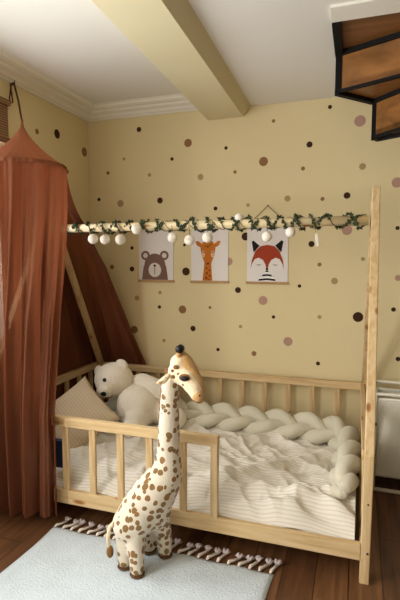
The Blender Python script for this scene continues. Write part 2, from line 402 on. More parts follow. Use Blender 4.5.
# bamboo blind
bl = empty('roman_blind', (XL + .01, (WY0 + WY1) / 2, WZ1 + .02), 'woven bamboo roman blind drawn partly down over the window beside the canopy', 'blind')
bm = bmesh.new()
zt, zb = WZ1 + .02, 2.12
N = 14
for i in range(N):
    z0 = zt - (zt - zb) * i / N
    box(bm, (XL + .006, WY0 - .02, z0 - (zt - zb) / N + .002), (XL + .013, WY1 + .012, z0))
for i in range(3):
    box(bm, (XL + .006, WY0 - .02, zb - .015 - i * .012), (XL + .034 - i * .006, WY1 + .012, zb - .005 - i * .012))
finish('blind_slats', bm, BAMBOO, bl, smooth=False)
finish('head_rail', box(bmesh.new(), (XL + .002, WY0 - .03, zt - .01), (XL + .03, WY1 + .02, zt + .02)), BAMBOO, bl, smooth=False)

# ------------------------------------------------------------------ stairs
st = empty('staircase', (.2, 2.7, 2.0), 'underside of a winding staircase with brown wood panels in a black steel frame', 'staircase')
ZA, ZBm, ZCc = 2.44, 2.25, 2.06
# step lines (x0 side left, x1 side right), extended to the right beyond the frame
def ext(p, q, x): t = (x - p[0]) / (q[0] - p[0]); return (x, p[1] + (q[1] - p[1]) * t)
L1a, L1b = (-.128, 2.588), (.155, 2.462)           # nosing line of the upper riser
L2a, L2b = (.056, 2.80), (.178, 2.665)               # line of the lower riser
E1 = ext(L1a, L1b, .42); E2 = ext(L2a, L2b, .42)
def panel(name, pts, d, m, bevel=0): return finish(name, prism(bmesh.new(), pts, d), m, st, smooth=False, bevel=bevel)
def z3(p, z): return (p[0], p[1], z)
panel('stair_tread', [z3((-.125, OY + .01), ZA + .006), z3((.42, OY + .01), ZA + .006), z3(E1, ZA + .006), z3((-.125, L1a[1] - .014), ZA + .006)], (0, 0, .03), TREADWOOD)
nrm = V((L1a[1] - L1b[1], L1b[0] - L1a[0], 0)).normalized()   # points away from the camera
panel('stair_riser', [z3(ext(L1a, L1b, -.125), ZBm), z3(E1, ZBm), z3(E1, ZA + .03), z3(ext(L1a, L1b, -.125), ZA + .03)], nrm * .02, TREADWOOD)
panel('stair_tread', [z3(L1a, ZBm + .006), z3(E1, ZBm + .006), z3(E2, ZBm + .006), z3(L2a, ZBm + .006)], (0, 0, .03), TREADWOOD)
n2 = V((L2a[1] - L2b[1], L2b[0] - L2a[0], 0)).normalized()
panel('stair_riser', [z3(ext(L2a, L2b, .066), ZCc), z3(E2, ZCc), z3(E2, ZBm + .03), z3(ext(L2a, L2b, .066), ZBm + .03)], n2 * .02, TREADWOOD)
L3b = ext((.07, 2.84), (.3, 2.70), .42)
panel('stair_tread', [z3(ext(L2a, L2b, .066), ZCc + .004), z3(E2, ZCc + .004), z3(L3b, ZCc + .004), z3((.075, 2.84), ZCc + .004)], (0, 0, .03), TREADWOOD)
bm = bmesh.new()
W = .034
beam(bm, (OX + .019, OY, ZA + .01), (OX + .019, L1a[1] + .02, ZA + .01), .038, .05)                 # left edge of the top step
beam(bm, (L1a[0] + .0, L1a[1], ZA - .003), (E1[0], E1[1], ZA - .003), .03, .03, ref=(0, 0, 1))          # upper nosing
beam(bm, (L1a[0] + .006, L1a[1], ZBm - .005), (L1a[0] + .006, L1a[1], ZA + .03), .03, .03)                       # upright
beam(bm, (L1a[0], L1a[1], ZBm), (L2a[0], L2a[1], ZBm), .03, .03, ref=(0, 0, 1))                         # left edge of lower step
beam(bm, (L1a[0], L1a[1], ZBm), (E1[0], E1[1], ZBm), .014, .02, ref=(0, 0, 1))
beam(bm, (L2a[0], L2a[1], ZBm), (E2[0], E2[1], ZBm), .03, .03, ref=(0, 0, 1))
beam(bm, (L2a[0] + .01, L2a[1], ZCc - .015), (L2a[0] + .01, L2a[1], ZBm), .034, .034)
beam(bm, z3(ext(L2a, L2b, .066), ZCc - .003), z3(E2, ZCc - .003), .014, .02, ref=(0, 0, 1))
beam(bm, z3((.075, 2.84), ZCc), z3(L3b, ZCc), .03, .03, ref=(0, 0, 1))
finish('steel_frame', bm, BLACK, st, smooth=False)

# ------------------------------------------------------------------ wall stickers
DOTS = [
 (139,129.5,5,'D','dark brown round wall sticker nearest under the cornice'),
 (188,143,8,'B','large brown round wall sticker below left side of the ceiling beam'),
 (124,159,3,'T','tiny tan round wall sticker, upper left of the back wall'),
 (172,159,3.5,'D','small dark wall sticker below left of the large brown one by the beam'),
 (226,148,3.5,'D','small dark round wall sticker straight below the end of the ceiling beam'),
 (263.5,161.5,9,'B','largest brown round wall sticker, high between beam and staircase'),
 (273.5,121,3.5,'B','small brown wall sticker right of the beam end near the ceiling'),
 (330,107,4,'D','small dark wall sticker beside the ceiling corner next to the staircase'),
 (309.5,144.5,6,'D','dark brown wall sticker below left of the staircase, medium size'),
 (360,121,11,'M','largest mauve wall sticker, just left of the lower stair riser'),
 (108,173,3.5,'B','small brown wall sticker right of the canopy rim'),
 (149.5,175,3.5,'T','small tan wall sticker above the left half of the ridge pole'),
 (99,199.5,3.5,'D','small dark wall sticker close to the sloping edge of the canopy'),
 (120.5,203.5,7,'T','taupe round wall sticker above the leftmost hanging cotton balls'),
 (160,200.5,6,'D','medium dark wall sticker above the bear poster'),
 (148.5,220,3,'B','tiny brown wall sticker touching the ridge pole over the bear poster'),
 (200.5,177,6,'T','medium tan wall sticker high above the giraffe poster'),
 (235,172,3.5,'B','small brown wall sticker high between the giraffe and fox posters'),
 (215.5,208.5,4,'D','small dark wall sticker just above the pole over the giraffe poster'),
 (191.5,219,5,'T','faint tan wall sticker just above the pole, left of giraffe poster'),
 (248,205,3.5,'T','small faint tan wall sticker left of the fox poster string'),
 (287.5,198.5,6,'T','medium tan wall sticker right of the fox poster string'),
 (322.5,199,4,'B','small brown wall sticker above the right part of the ridge pole'),
 (303,168.5,4,'B','small brown wall sticker midway between largest brown dot and bed post'),
 (362.5,166.5,6.5,'T','olive tan wall sticker up left of the bed post top'),
 (347,195.5,6.5,'D','dark brown wall sticker just left of the bed post top'),
 (397,182.5,10,'M','large mauve wall sticker right of the bed post top'),
 (132,248,3.5,'D','small dark wall sticker beside the upper left edge of bear poster'),
 (112,267,4.5,'B','small brown wall sticker between the canopy and the bear poster'),
 (132,269,5,'D','medium dark wall sticker beside the lower left edge of bear poster'),
 (137,298,5,'T','medium tan wall sticker below the left corner of bear poster'),
 (160,292.5,3.5,'T','small tan wall sticker just below the bear poster'),
 (159.5,307,3.5,'D','small dark wall sticker under the bear poster'),
 (182.5,309.5,8,'B','large brown wall sticker below the gap between bear and giraffe posters'),
 (134.5,329.5,7.5,'B','large brown wall sticker beside the lower edge of the canopy'),
 (164,340.5,3.5,'T','small tan wall sticker left of the toy giraffe horns'),
 (193,328.5,5.5,'D','dark wall sticker just above the toy giraffe head'),
 (184.5,245,3,'D','tiny dark wall sticker beside the upper left edge of giraffe poster'),
 (186,271.5,8,'D','large dark wall sticker tucked behind lower left edge of giraffe poster'),
 (228.7,261.5,8,'M','mauve wall sticker tucked behind right edge of the giraffe poster'),
 (245.5,236.5,8,'D','dark wall sticker tucked behind upper left edge of the fox poster'),
 (238,290,6,'D','dark wall sticker below the gap between giraffe and fox posters'),
 (210,307.5,3,'B','tiny brown wall sticker below the giraffe poster'),
 (240.5,326.5,3.5,'T','small faint wall sticker halfway down below the fox poster left corner'),
 (218,349.5,3.5,'D','small dark wall sticker right of the toy giraffe horns'),
 (263,300.5,9,'M','large pinkish tan wall sticker just below the fox poster'),
 (273.5,317,3.5,'D','small dark wall sticker below the large pinkish one under the fox poster'),
 (299.5,286,3.5,'D','small dark wall sticker off the lower right corner of fox poster'),
 (311.5,244,6,'D','dark brown wall sticker right of fox poster, under the pole'),
 (319.5,264.5,4,'B','small brown wall sticker right of fox poster at the fox nose level'),
 (334.5,281,6.5,'T','medium tan wall sticker between the fox poster and the bed post'),
 (347,230,10,'M','large brownish mauve wall sticker peeping from behind the ridge pole'),
 (363,259,4,'T','small tan wall sticker touching the left edge of bed post'),
 (319.5,317,4,'T','small tan wall sticker left of the largest dark sticker'),
 (358,317,10,'D','largest dark brown wall sticker, next to the bed post'),
 (288,341.5,9,'M','large mauve wall sticker low above the back rail'),
 (318,363.5,4,'D','lowest small dark wall sticker, above right part of the back rail'),
 (254,353.5,5,'B','medium brown wall sticker low above the middle of the back rail'),
 (397.5,228,4,'D','small dark wall sticker right of the post at the pole height'),
 (398,278,6,'M','brownish mauve wall sticker at the right picture edge'),
 (393.5,309.5,4.5,'D','small dark wall sticker right of post, upper of the lower pair'),
 (398,359,4.5,'D','small dark wall sticker right of post, just above the laundry hamper'),
]
fpx, camh = 468.0, 1.4
yaw, pit = math.radians(18.6), math.radians(5.13)
F = V((-math.sin(yaw) * math.cos(pit), math.cos(yaw) * math.cos(pit), -math.sin(pit)))
R = V((math.cos(yaw), math.sin(yaw), 0)); U = R.cross(F)
CAM = V((0, 0, camh))
def at(u, v, axis, val):
    d = F * fpx + R * (u - 200) - U * (v - 300); t = (val - CAM[axis]) / d[axis]; return CAM + d * t
for px, py, d, k, lab in DOTS:
    c = at(px, py, 1, YB); depth = (c - CAM).dot(F); r = d / 2 * depth / fpx
    pts = [(c.x + r * math.cos(a * PI / 12), YB, c.z + r * math.sin(a * PI / 12)) for a in range(24)]
    o = finish('wall_sticker', prism(bmesh.new(), pts, (0, -.0012, 0)), DOTM[k], origin=c, smooth=False)
    tag(o, lab, 'wall sticker', 'round stickers scattered on the back wall')
for px, py, d, k, lab in [(57, 134, 9, 'D', 'darkest round sticker on the left wall, above the canopy cone'), (84.3, 152, 9, 'B', 'brown round sticker on the left wall close to the room corner'), (37, 131.5, 5.5, 'B', 'brown round sticker on the left wall beside the canopy tip')]:
    c = at(px, py, 0, XL); depth = (c - CAM).dot(F); r = d / 2 * depth / fpx
    pts = [(XL, c.y + r * math.cos(a * PI / 12), c.z + r * math.sin(a * PI / 12)) for a in range(24)]
    o = finish('wall_sticker', prism(bmesh.new(), pts, (.0012, 0, 0)), DOTM[k], origin=c, smooth=False)
    tag(o, lab, 'wall sticker', 'round stickers on the left wall')

# ------------------------------------------------------------------ posters
def flat(name, pts, m, parent, layer):
    y = YB - .006 - layer * .0006
    return finish(name, prism(bmesh.new(), [(x, y, z) for x, z in pts], (0, -.0006, 0)), m, parent, smooth=False)
def poster(name, x0, x1, z0, z1, label, apex=.02):
    t = empty(name, ((x0 + x1) / 2, YB - .004, z0), label, 'poster', 'animal posters on the back wall')
    finish('sheet', box(bmesh.new(), (x0, YB - .006, z0), (x1, YB - .004, z1)), WHITEPAPER, t, smooth=False)
    for z in (z0, z1):
        finish('hanger_strip', box(bmesh.new(), (x0 - .006, YB - .014, z - .009), (x1 + .006, YB - .0005, z + .009)), STRIP, t, smooth=False, bevel=.002)
    xm = (x0 + x1) / 2; za = z1 + apex
    finish('string', tube(bmesh.new(), [(x0 + .03, YB - .008, z1 + .008), (xm, YB - .006, za), (x1 - .03, YB - .008, z1 + .008)], .0022, 6), STRING, t)
    finish('nail', tube(bmesh.new(), [(xm, YB, za), (xm, YB - .016, za + .002)], .004, 8), IRON, t)
    return t
Z0, Z1 = 1.224, 1.648
# bear
t = poster('bear_poster', -1.606, -1.318, Z0, Z1, 'poster of a taupe bear head, leftmost of the three hanging prints')
xc = -1.47
body = [(xc - .108, Z0 + .01)] + [(xc - .1, Z0 + .07), (xc - .092, Z0 + .12)] + disc_poly(xc, Z0 + .115, .088, .095, 14, PI, 0, False) + [(xc + .092, Z0 + .12), (xc + .1, Z0 + .07), (xc + .108, Z0 + .01)]
for s in (-1, 1):
    e = flat('bear_ear', disc_poly(xc + s * .078, Z0 + .195, .036, .036), BEARC, t, 1)
    e2 = flat('inner_ear', disc_poly(xc + s * .078, Z0 + .195, .019, .019), CREAMP, e, 2)
flat('bear_head', body, BEARC, t, 3)
flat('bear_muzzle', disc_poly(xc, Z0 + .085, .052, .054), CREAMP, t, 4)
n = flat('bear_nose', disc_poly(xc, Z0 + .118, .01, .009, 14), INK, t, 5)
flat('mouth_line', [(xc - .0022, Z0 + .05), (xc + .0022, Z0 + .05), (xc + .0022, Z0 + .11), (xc - .0022, Z0 + .11)], INK, n, 5)
# giraffe
t = poster('giraffe_poster', -1.175, -.892, Z0, Z1, 'poster of an orange giraffe head and neck, middle of the three hanging prints')
xc = -1.045
flat('giraffe_neck', [(xc - .042, Z0 + .01), (xc + .034, Z0 + .01), (xc + .022, Z0 + .17), (xc - .024, Z0 + .17)], ORANGE, t, 1)
for s in (-1, 1):
    flat('giraffe_ear', [(xc + s * .038, Z0 + .272), (xc + s * .075, Z0 + .30), (xc + s * .098, Z0 + .298), (xc + s * .085, Z0 + .268), (xc + s * .055, Z0 + .252)], ORANGE, t, 1)
    flat('giraffe_horn', [(xc + s * .012, Z0 + .29), (xc + s * .03, Z0 + .285), (xc + s * .033, Z0 + .33), (xc + s * .018, Z0 + .332)], ORANGED, t, 1)
head = [(xc - .058, Z0 + .25), (xc - .05, Z0 + .2), (xc - .03, Z0 + .15), (xc - .022, Z0 + .128), (xc, Z0 + .118), (xc + .022, Z0 + .128), (xc + .03, Z0 + .15), (xc + .05, Z0 + .2), (xc + .058, Z0 + .25), (xc + .04, Z0 + .292), (xc, Z0 + .302), (xc - .04, Z0 + .292)]
flat('giraffe_head', head, ORANGE, t, 2)
for s in (-1, 1):
    flat('cheek', disc_poly(xc + s * .036, Z0 + .205, .014, .026, 16), PINK, t, 3)
    flat('eyelid', [(xc + s * .016, Z0 + .222), (xc + s * .036, Z0 + .213), (xc + s * .05, Z0 + .225), (xc + s * .036, Z0 + .219)], INK, t, 4)
flat('giraffe_nose', disc_poly(xc, Z0 + .135, .014, .008, 14), ORANGED, t, 3)
for i, (dx, dz, r) in enumerate([(-.012, .03, .009), (.014, .045, .008), (-.008, .065, .008), (.012, .085, .007), (-.01, .1, .007), (.0, .26, .009), (.02, .27, .006), (-.02, .265, .006), (.005, .018, .006)]):
    flat('coat_patch', disc_poly(xc + dx, Z0 + dz, r, r * 1.2, 8), ORANGED, t, 3)
# fox
t = poster('fox_poster', -.752, -.462, Z0, Z1, 'poster of a rust red fox in a striped top, rightmost of the three hanging prints', .115)
xc = -.607
flat('striped_top', [(xc - .066, Z0 + .01), (xc + .066, Z0 + .01), (xc + .038, Z0 + .095), (xc + .028, Z0 + .13), (xc - .028, Z0 + .13), (xc - .038, Z0 + .095)], WHITEP, t, 1)
for z, w_, h_ in ((.014, .062, .014), (.044, .052, .013), (.072, .043, .012), (.1, .034, .011)):
    flat('stripe', [(xc - w_, Z0 + z), (xc, Z0 + z + .006), (xc + w_, Z0 + z), (xc + w_ * .93, Z0 + z + h_), (xc, Z0 + z + h_ + .006), (xc - w_ * .93, Z0 + z + h_)], INK, t, 2)
for s in (-1, 1):
    flat('fox_ear', [(xc + s * .055, Z0 + .262), (xc + s * .1, Z0 + .3), (xc + s * .112, Z0 + .29), (xc + s * .098, Z0 + .215)], INK, t, 1)
face = [(xc - .118, Z0 + .105), (xc - .11, Z0 + .16), (xc - .085, Z0 + .225), (xc - .05, Z0 + .258), (xc, Z0 + .268), (xc + .05, Z0 + .258), (xc + .085, Z0 + .225), (xc + .11, Z0 + .16), (xc + .118, Z0 + .105), (xc + .06, Z0 + .1), (xc, Z0 + .092), (xc - .06, Z0 + .1)]
flat('fox_face', face, RUST, t, 3)
for s in (-1, 1):
    flat('fox_cheek', [(xc + s * .004, Z0 + .09), (xc + s * .012, Z0 + .13), (xc + s * .03, Z0 + .162), (xc + s * .06, Z0 + .178), (xc + s * .088, Z0 + .168), (xc + s * .108, Z0 + .135), (xc + s * .118, Z0 + .1), (xc + s * .1, Z0 + .06), (xc + s * .04, Z0 + .045)][::s], WHITEPAPER, t, 4)
    flat('eyelid', [(xc + s * .035, Z0 + .134), (xc + s * .058, Z0 + .122), (xc + s * .08, Z0 + .13), (xc + s * .058, Z0 + .128)], INK, t, 5)
flat('fox_nose', disc_poly(xc, Z0 + .098, .01, .008, 14), INK, t, 5)

# ------------------------------------------------------------------ the house bed
BX0, BX1, BY0, BY1 = -1.975, .045, 2.02, 3.245
RZ = .57
bed = empty('house_bed', (-.96, 2.63, 0), 'pine floor bed with low slatted railing and a tent-shaped frame with ridge pole', 'bed')
def bp(name, bm, axis, bevel=.003): return finish(name, bm, PINE[axis], bed, smooth=False, bevel=bevel)
T = .024
bp('side_board', box(bmesh.new(), (BX0, BY0, .105), (BX1, BY0 + T, .18)), 0)
bp('side_board', box(bmesh.new(), (BX0, BY1 - T, .105), (BX1, BY1, .18)), 0)
bp('end_board', box(bmesh.new(), (BX0, BY0 + T, .105), (BX0 + T, BY1 - T, .18)), 1)
bp('end_board', box(bmesh.new(), (BX1 - .004, BY0 + T, .105), (BX1 - .004 + T, BY1 - T, .18)), 1)
bp('top_rail', box(bmesh.new(), (BX0, BY0 - .006, .526), (-.592, BY0 + .03, RZ + .004)), 0)
bp('top_rail', box(bmesh.new(), (BX0, BY1 - .03, .526), (BX1, BY1 + .006, RZ + .004)), 0)
bp('top_rail', box(bmesh.new(), (BX0 - .002, BY0 + .03, .526), (BX0 + .034, BY1 - .03, RZ + .004)), 1)
bp('top_rail', box(bmesh.new(), (BX1 - .006, BY0 + .06, .526), (BX1 + .018, BY1 - .03, RZ + .004)), 1)
# slatted base
bp('mattress_base', box(bmesh.new(), (BX0 + T, BY0 + T, .11), (BX1 - T, BY1 - T, .13)), 0)
# balusters: one mesh, copied
bal = None
spots = [(-1.427 - .16 * k, 0) for k in range(-4, 4)]
def baluster(x, y, horiz=True, wide=.036, z0=.175, z1=.53):
    a, b = (wide / 2, .009) if horiz else (.009, wide / 2)
    return bp('baluster', box(bmesh.new(), (x - a, y - b, z0), (x + a, y + b, z1)), 2)
first = baluster(-1.427, BY0 + .012)
for x in (-1.266, -1.106, -.946, -.770, -1.587, -1.747, -1.9):
    c = first.copy(); COL.objects.link(c); c.location = first.location + V((x + 1.427, 0, 0))
post = bp('opening_post', box(bmesh.new(), (-.628, BY0 - .004, .178), (-.594, BY0 + .03, .527)), 2)
x = -.112
while x > BX0 + .03:
    c = first.copy(); COL.objects.link(c); c.location = first.location + V((x + 1.427, BY1 - .012 - (BY0 + .012), 0)); x -= .1645
side = baluster(BX0 + .014, BY0 + .16, False)
for k in range(1, 7):
    c = side.copy(); COL.objects.link(c); c.location = side.location + V((0, k * .16, 0))
for k in range(7):
    c = side.copy(); COL.objects.link(c); c.location = side.location + V((BX1 + .004 - BX0 - .009, k * .16, 0))
# corner posts that turn into the sloping legs of the tent frame
def leg(xc_, front, w, yc=2.633, zt=1.775, lean=0.0):
    y0 = BY0 + .024 if front else BY1 - .024
    s = -1 if front else 1
    ztop = zt; zx = 1.70
    yt = yc + (yc - y0) * (ztop - zx) / (zx - RZ)
    hd = .022
    prof = [(y0 - hd, 0), (y0 + hd, 0), (y0 + hd, RZ), (yt + hd, ztop), (yt - hd, ztop), (y0 - hd, RZ)]
    bm = bmesh.new(); prism(bm, [(xc_ - w / 2, a, b) for a, b in prof], (w, 0, 0))
    for v in bm.verts: v.co.x += lean * v.co.z / 1.77
    return bp('frame_leg', bm, 2, .004)
lgF = leg(.0635, True, .040, lean=.017); lgB = leg(.054, False, .032, zt=1.70, lean=.018)
leg(-1.957, True, .042); leg(-1.916, False, .036)
# screws in the front leg
finish('screw', tube(bmesh.new(), [(.073, 2.024, .142), (.073, 2.019, .142)], .005, 10), IRON, lgF)
finish('screw', tube(bmesh.new(), [(.07, 2.024, .36), (.07, 2.019, .36)], .004, 10), IRON, lgF)
# ridge pole (round)
RYc, RZc = 2.633, 1.588
def ridge_z(x): return 1.590 + (x + 1.9) * .0035
bm = tube(bmesh.new(), [(-1.935, RYc, ridge_z(-1.93)), (-1.3, RYc, ridge_z(-1.3)), (-.7, RYc, ridge_z(-.7)), (.046, RYc, ridge_z(.05))], [.0255, .026, .0255, .026], 20)
finish('ridge_pole', bm, POLE, bed)

# ------------------------------------------------------------------ leaf garland and cotton balls
random.seed(11)
gx0, gx1 = -1.82, .03
gar = empty('leaf_garland', (-.9, RYc, ridge_z(-.9)), 'green leaf garland wound around the ridge pole of the bed', 'garland')
bm = bmesh.new(); lbm = bmesh.new()
wp = []
NT = 20
M_ = 420
def gpos(t):
    x = gx0 + (gx1 - gx0) * t
    a = 2 * PI * NT * t + 1.6 * math.sin(9 * t) + .9 * math.sin(23 * t)
    r = .031 + .004 * math.sin(40 * t)
    return V((x, RYc + r * math.cos(a), ridge_z(x) + r * math.sin(a))), a
for i in range(M_ + 1): wp.append(gpos(i / M_)[0])
tube(bm, wp, .0026, 5); finish('garland_wire', bm, WIREC, gar)
def leafmesh(bm, c, d, n, L, Wd):
    d = d.normalized(); s = d.cross(n).normalized(); n = s.cross(d)
    pts = [c, c + d * L * .35 + s * Wd + n * .002, c + d * L + n * -.002, c + d * L * .35 - s * Wd + n * .002]
    mid = c + d * L * .45 + n * .004
    vs = [bm.verts.new(p) for p in pts]; m_ = bm.verts.new(mid)
    for i in range(4): bm.faces.new([vs[i], vs[(i + 1) % 4], m_])
for i in range(3200):
    t = random.random(); dens = .35 + .65 * min(1, max(0, (t - .05) * 2.2))
    if random.random() > dens + .1 or noise.noise(V((t * 40, i % 2, 0))) < -.22: continue
    p, a = gpos(t)
    rad = V((0, math.cos(a), math.sin(a)))
    d = (rad * random.uniform(.2, 1) + V((random.uniform(-1, 1), 0, 0)) + V((0, -math.sin(a), math.cos(a))) * random.uniform(-1, 1))
    if i % 2:
        a = -2 * PI * 14 * t + 1.9 * math.sin(13 * t) + random.uniform(-.35, .35); x = gx0 + (gx1 - gx0) * t; p = V((x, RYc + .030 * math.cos(a), ridge_z(x) + .030 * math.sin(a))); rad = V((0, math.cos(a), math.sin(a)))
    leafmesh(lbm, p, d, rad, random.uniform(.013, .024), random.uniform(.005, .0085))
finish('leaves', lbm, LEAF, gar, smooth=False)

lights = empty('cotton_ball_garland', (-.95, RYc, ridge_z(-.95)), 'string of white cotton balls hanging along the left three quarters of the ridge pole', 'string lights')
balls = [(93,239,10),(105,239.5,10),(120.5,239.5,10.5),(136.5,229,10.5),(172.5,237.5,10),(189.5,240,10.5),(207.5,237.5,10.5),(239,218,9),(267,236.5,10.5),(290.5,232,10)]
proto = None; cord = []
for i, (u, v, d) in enumerate(balls):
    yb = RYc - .02 if i not in (3,) else RYc - .062
    if i in (7,): yb = RYc - .005
    c = at(u, v, 1, yb)
    r = d / 2 * (c - CAM).dot(F) / fpx
    if proto is None:
        bm = ball(bmesh.new(), c, 1.0 * r, 20, 14); o = finish('cotton_ball', bm, COTTON, lights, origin=c); proto = o; pr_ = r
    else:
        o = proto.copy(); COL.objects.link(o); o.location = c - wpos(lights); o.scale = (r / pr_,) * 3
    # little drop wire from the pole
    top = V((c.x, RYc - .033, ridge_z(c.x)))
    if v > 230: cord.append((top, c + V((0, 0, r * .9))))
bm = bmesh.new()
for a, b in cord: tube(bm, [a, a.lerp(b, .5) + V((.003, -.004, 0)), b], .0018, 5)
pts = []
for i in range(301):
    t = i / 300; x = -1.75 + 1.52 * t; a = 2 * PI * 10 * t + 1
    pts.append((x, RYc + .030 * math.cos(a), ridge_z(x) + .030 * math.sin(a)))
tube(bm, pts, .0018, 5)
finish('light_cord', bm, STRING, lights)
# clear tag hanging at the right
c = at(316, 240, 1, RYc - .04)
tg = empty('paper_tag', c, 'small pale tag hanging from the pole right of the fox poster', 'tag')
bm = bmesh.new(); prism(bm, [(c.x - .006, c.y, c.z + .035), (c.x + .008, c.y, c.z + .03), (c.x + .016, c.y, c.z - .03), (c.x - .002, c.y, c.z - .035)], (0, -.001, 0))
finish('tag_card', bm, CREAMP, tg, smooth=False)
finish('tag_thread', tube(bmesh.new(), [(c.x, c.y, c.z + .034), (c.x - .012, c.y + .002, ridge_z(c.x) - .01)], .001, 5), STRING, tg)

# ------------------------------------------------------------------ mattress, blanket
mt = finish('mattress', box(bmesh.new(), (BX0 + .035, BY0 + .085, .131), (BX1 - .02, BY1 - .035, .208)), MATT, smooth=True, bevel=.05, origin=(-.96, 2.6, .131))
tag(mt, 'cream mattress lying inside the low pine bed', 'mattress')
mt.modifiers['bevel'].segments = 4
def fbm(x, y, s=1.0): return noise.fractal(V((x * s, y * s, 3.3)), 1.0, 2.0, 4)
def ridges(x, y):
    """long diagonal creases of the rumpled cover"""
    a = x * .62 - y * .78 + .09 * noise.noise(V((x * 2.2, y * 2.2, 1)))
    h = max(0, math.sin(a * 17 + 1.1)) ** 4 * .5
    b = x * .86 + y * .5 + .12 * noise.noise(V((x * 2.5, y * 2.5, 5)))
    h += max(0, math.sin(b * 13)) ** 5 * .35
    return h
bm = bmesh.new(); NX, NY = 300, 180
x0, x1, y0, y1 = -1.9, .02, BY0 + .03, 3.13
uvl = bm.loops.layers.uv.new('uv')
grid = []
for j in range(NY + 1):
    row = []
    for i in range(NX + 1):
        u, v = i / NX, j / NY
        x = x0 + (x1 - x0) * u; y = y0 + (y1 - y0) * v
        rightness = max(0, (x + .95) / .95)
        h = .262 + .016 * fbm(x, y, 2.2) + (.05 * ridges(x, y) + .012 * abs(noise.noise(V((x * 5 + y * 3, y * 2.2, 7))))) * (.5 + .5 * min(1, v * 3)) + .012 * fbm(x + 5, y * 1.6, 6)
        wx = x + .12 * noise.noise(V((x * 1.7, y * 1.7, 11))); wy = y + .12 * noise.noise(V((x * 1.7, y * 1.7, 21)))
        a_ = wx * .70 - wy * .71; b_ = wx * .71 + wy * .70
        cr = 1 - abs(noise.noise(V((b_ * 7.5, a_ * 1.8, 31)))) * 2.6
        cr2 = 1 - abs(noise.noise(V((b_ * 3.2 + a_ * 9, a_ * 2.0 - b_ * 4, 41)))) * 2.6
        h += .017 * max(0, cr) ** 2 + .008 * max(0, cr2) ** 2 - .007
        bunch = math.exp(-((v - .09) / .09) ** 2) * (.35 + .65 * min(1, rightness * 2))
        h += bunch * (.012 + .045 * abs(noise.noise(V((x * 8, y * 5 + x * 3, 2)))) + .02 * math.sin(y * 60 + 3 * math.sin(x * 6) + x * 8))
        k = min(1, v / (.19 + .04 * math.sin(x * 9 + 1) + .015 * math.sin(x * 31))); k = math.sin(k * PI / 2) ** .85
        h = max(h, .240); h = (.168 + .01 * math.sin(x * 19)) * (1 - k) + h * k
        y += .012 * noise.noise(V((x * 3, v * 3, 9)))
        row.append((bm.verts.new((x, max(y, BY0 + .028), h)), (x, y + .5 * (h - .25) + .07 * noise.noise(V((x * 2.2, y * 2.2, 4))) + .01 * noise.noise(V((x * 9, y * 9, 4))))))
    grid.append(row)
for j in range(NY):
    for i in range(NX):
        q = [grid[j][i], grid[j][i + 1], grid[j + 1][i + 1], grid[j + 1][i]]
        f = bm.faces.new([a[0] for a in q])
        for l, a in zip(f.loops, q): l[uvl].uv = a[1]
bk = finish('blanket', bm, BLANKET, origin=(-.96, 2.6, .25))
tag(bk, 'rumpled white cotton blanket with fine grey stripes spread over the mattress', 'blanket')

# ------------------------------------------------------------------ braided bumper
path = [(-1.25, 3.0, .325), (-1.0, 2.985, .325), (-.7, 2.97, .325), (-.42, 2.96, .325), (-.22, 2.94, .33), (-.09, 2.87, .335), (-.04, 2.74, .335), (-.030, 2.56, .325), (-.030, 2.38, .32), (-.035, 2.18, .315)]
path = [(-1.75, 3.05, .325), (-1.5, 3.03, .325)] + path
br = empty('braided_bumper', (-.6, 3.08, .25), 'thick cream braided cot bumper running along the back rail and foot end', 'bed bumper')
# arc-length table
samp = [curve_at(path, i / 600) for i in range(601)]
ln = [0]
for a, b in zip(samp, samp[1:]): ln.append(ln[-1] + (b - a).length)
TOT = ln[-1]
def along(s):
    s = max(0, min(TOT - 1e-5, s)); lo, hi = 0, 600
    while hi - lo > 1:
        m_ = (lo + hi) // 2
        if ln[m_] <= s: lo = m_
        else: hi = m_
    t = (s - ln[lo]) / max(1e-9, ln[hi] - ln[lo]); p = samp[lo].lerp(samp[hi], t); d = (samp[hi] - samp[lo]).normalized(); return p, d
PER = .56
for k in range(3):
    pts, rr = [], []
    n = 320
    for i in range(n + 1):
        s = TOT * i / n; p, d = along(s); side_ = V((-d.y, d.x, 0)).normalized(); ph = 2 * PI * (s / PER + k / 3)
        up = V((0, 0, 1))
        # the braid lies tilted: wide axis turned a bit upright
        wk = min(1, max(0, (s - (TOT - .95)) / .35)); wv = (side_ * (.80 - .45 * wk) + up * (.60 + .3 * wk)).normalized(); tv = wv.cross(d).normalized()
        end = min(1, min(s, TOT - s) / .1)
        pts.append(p + wv * .056 * math.sin(ph) * (.35 + .65 * end) + tv * .024 * math.sin(2 * ph) * end)
        # plump between crossings
        rr.append((.041 + .008 * math.cos(2 * ph + PI)) * (.45 + .55 * math.sqrt(end)))
    finish('braid_strand', tube(bmesh.new(), pts, rr, 14), BUMPER, br)

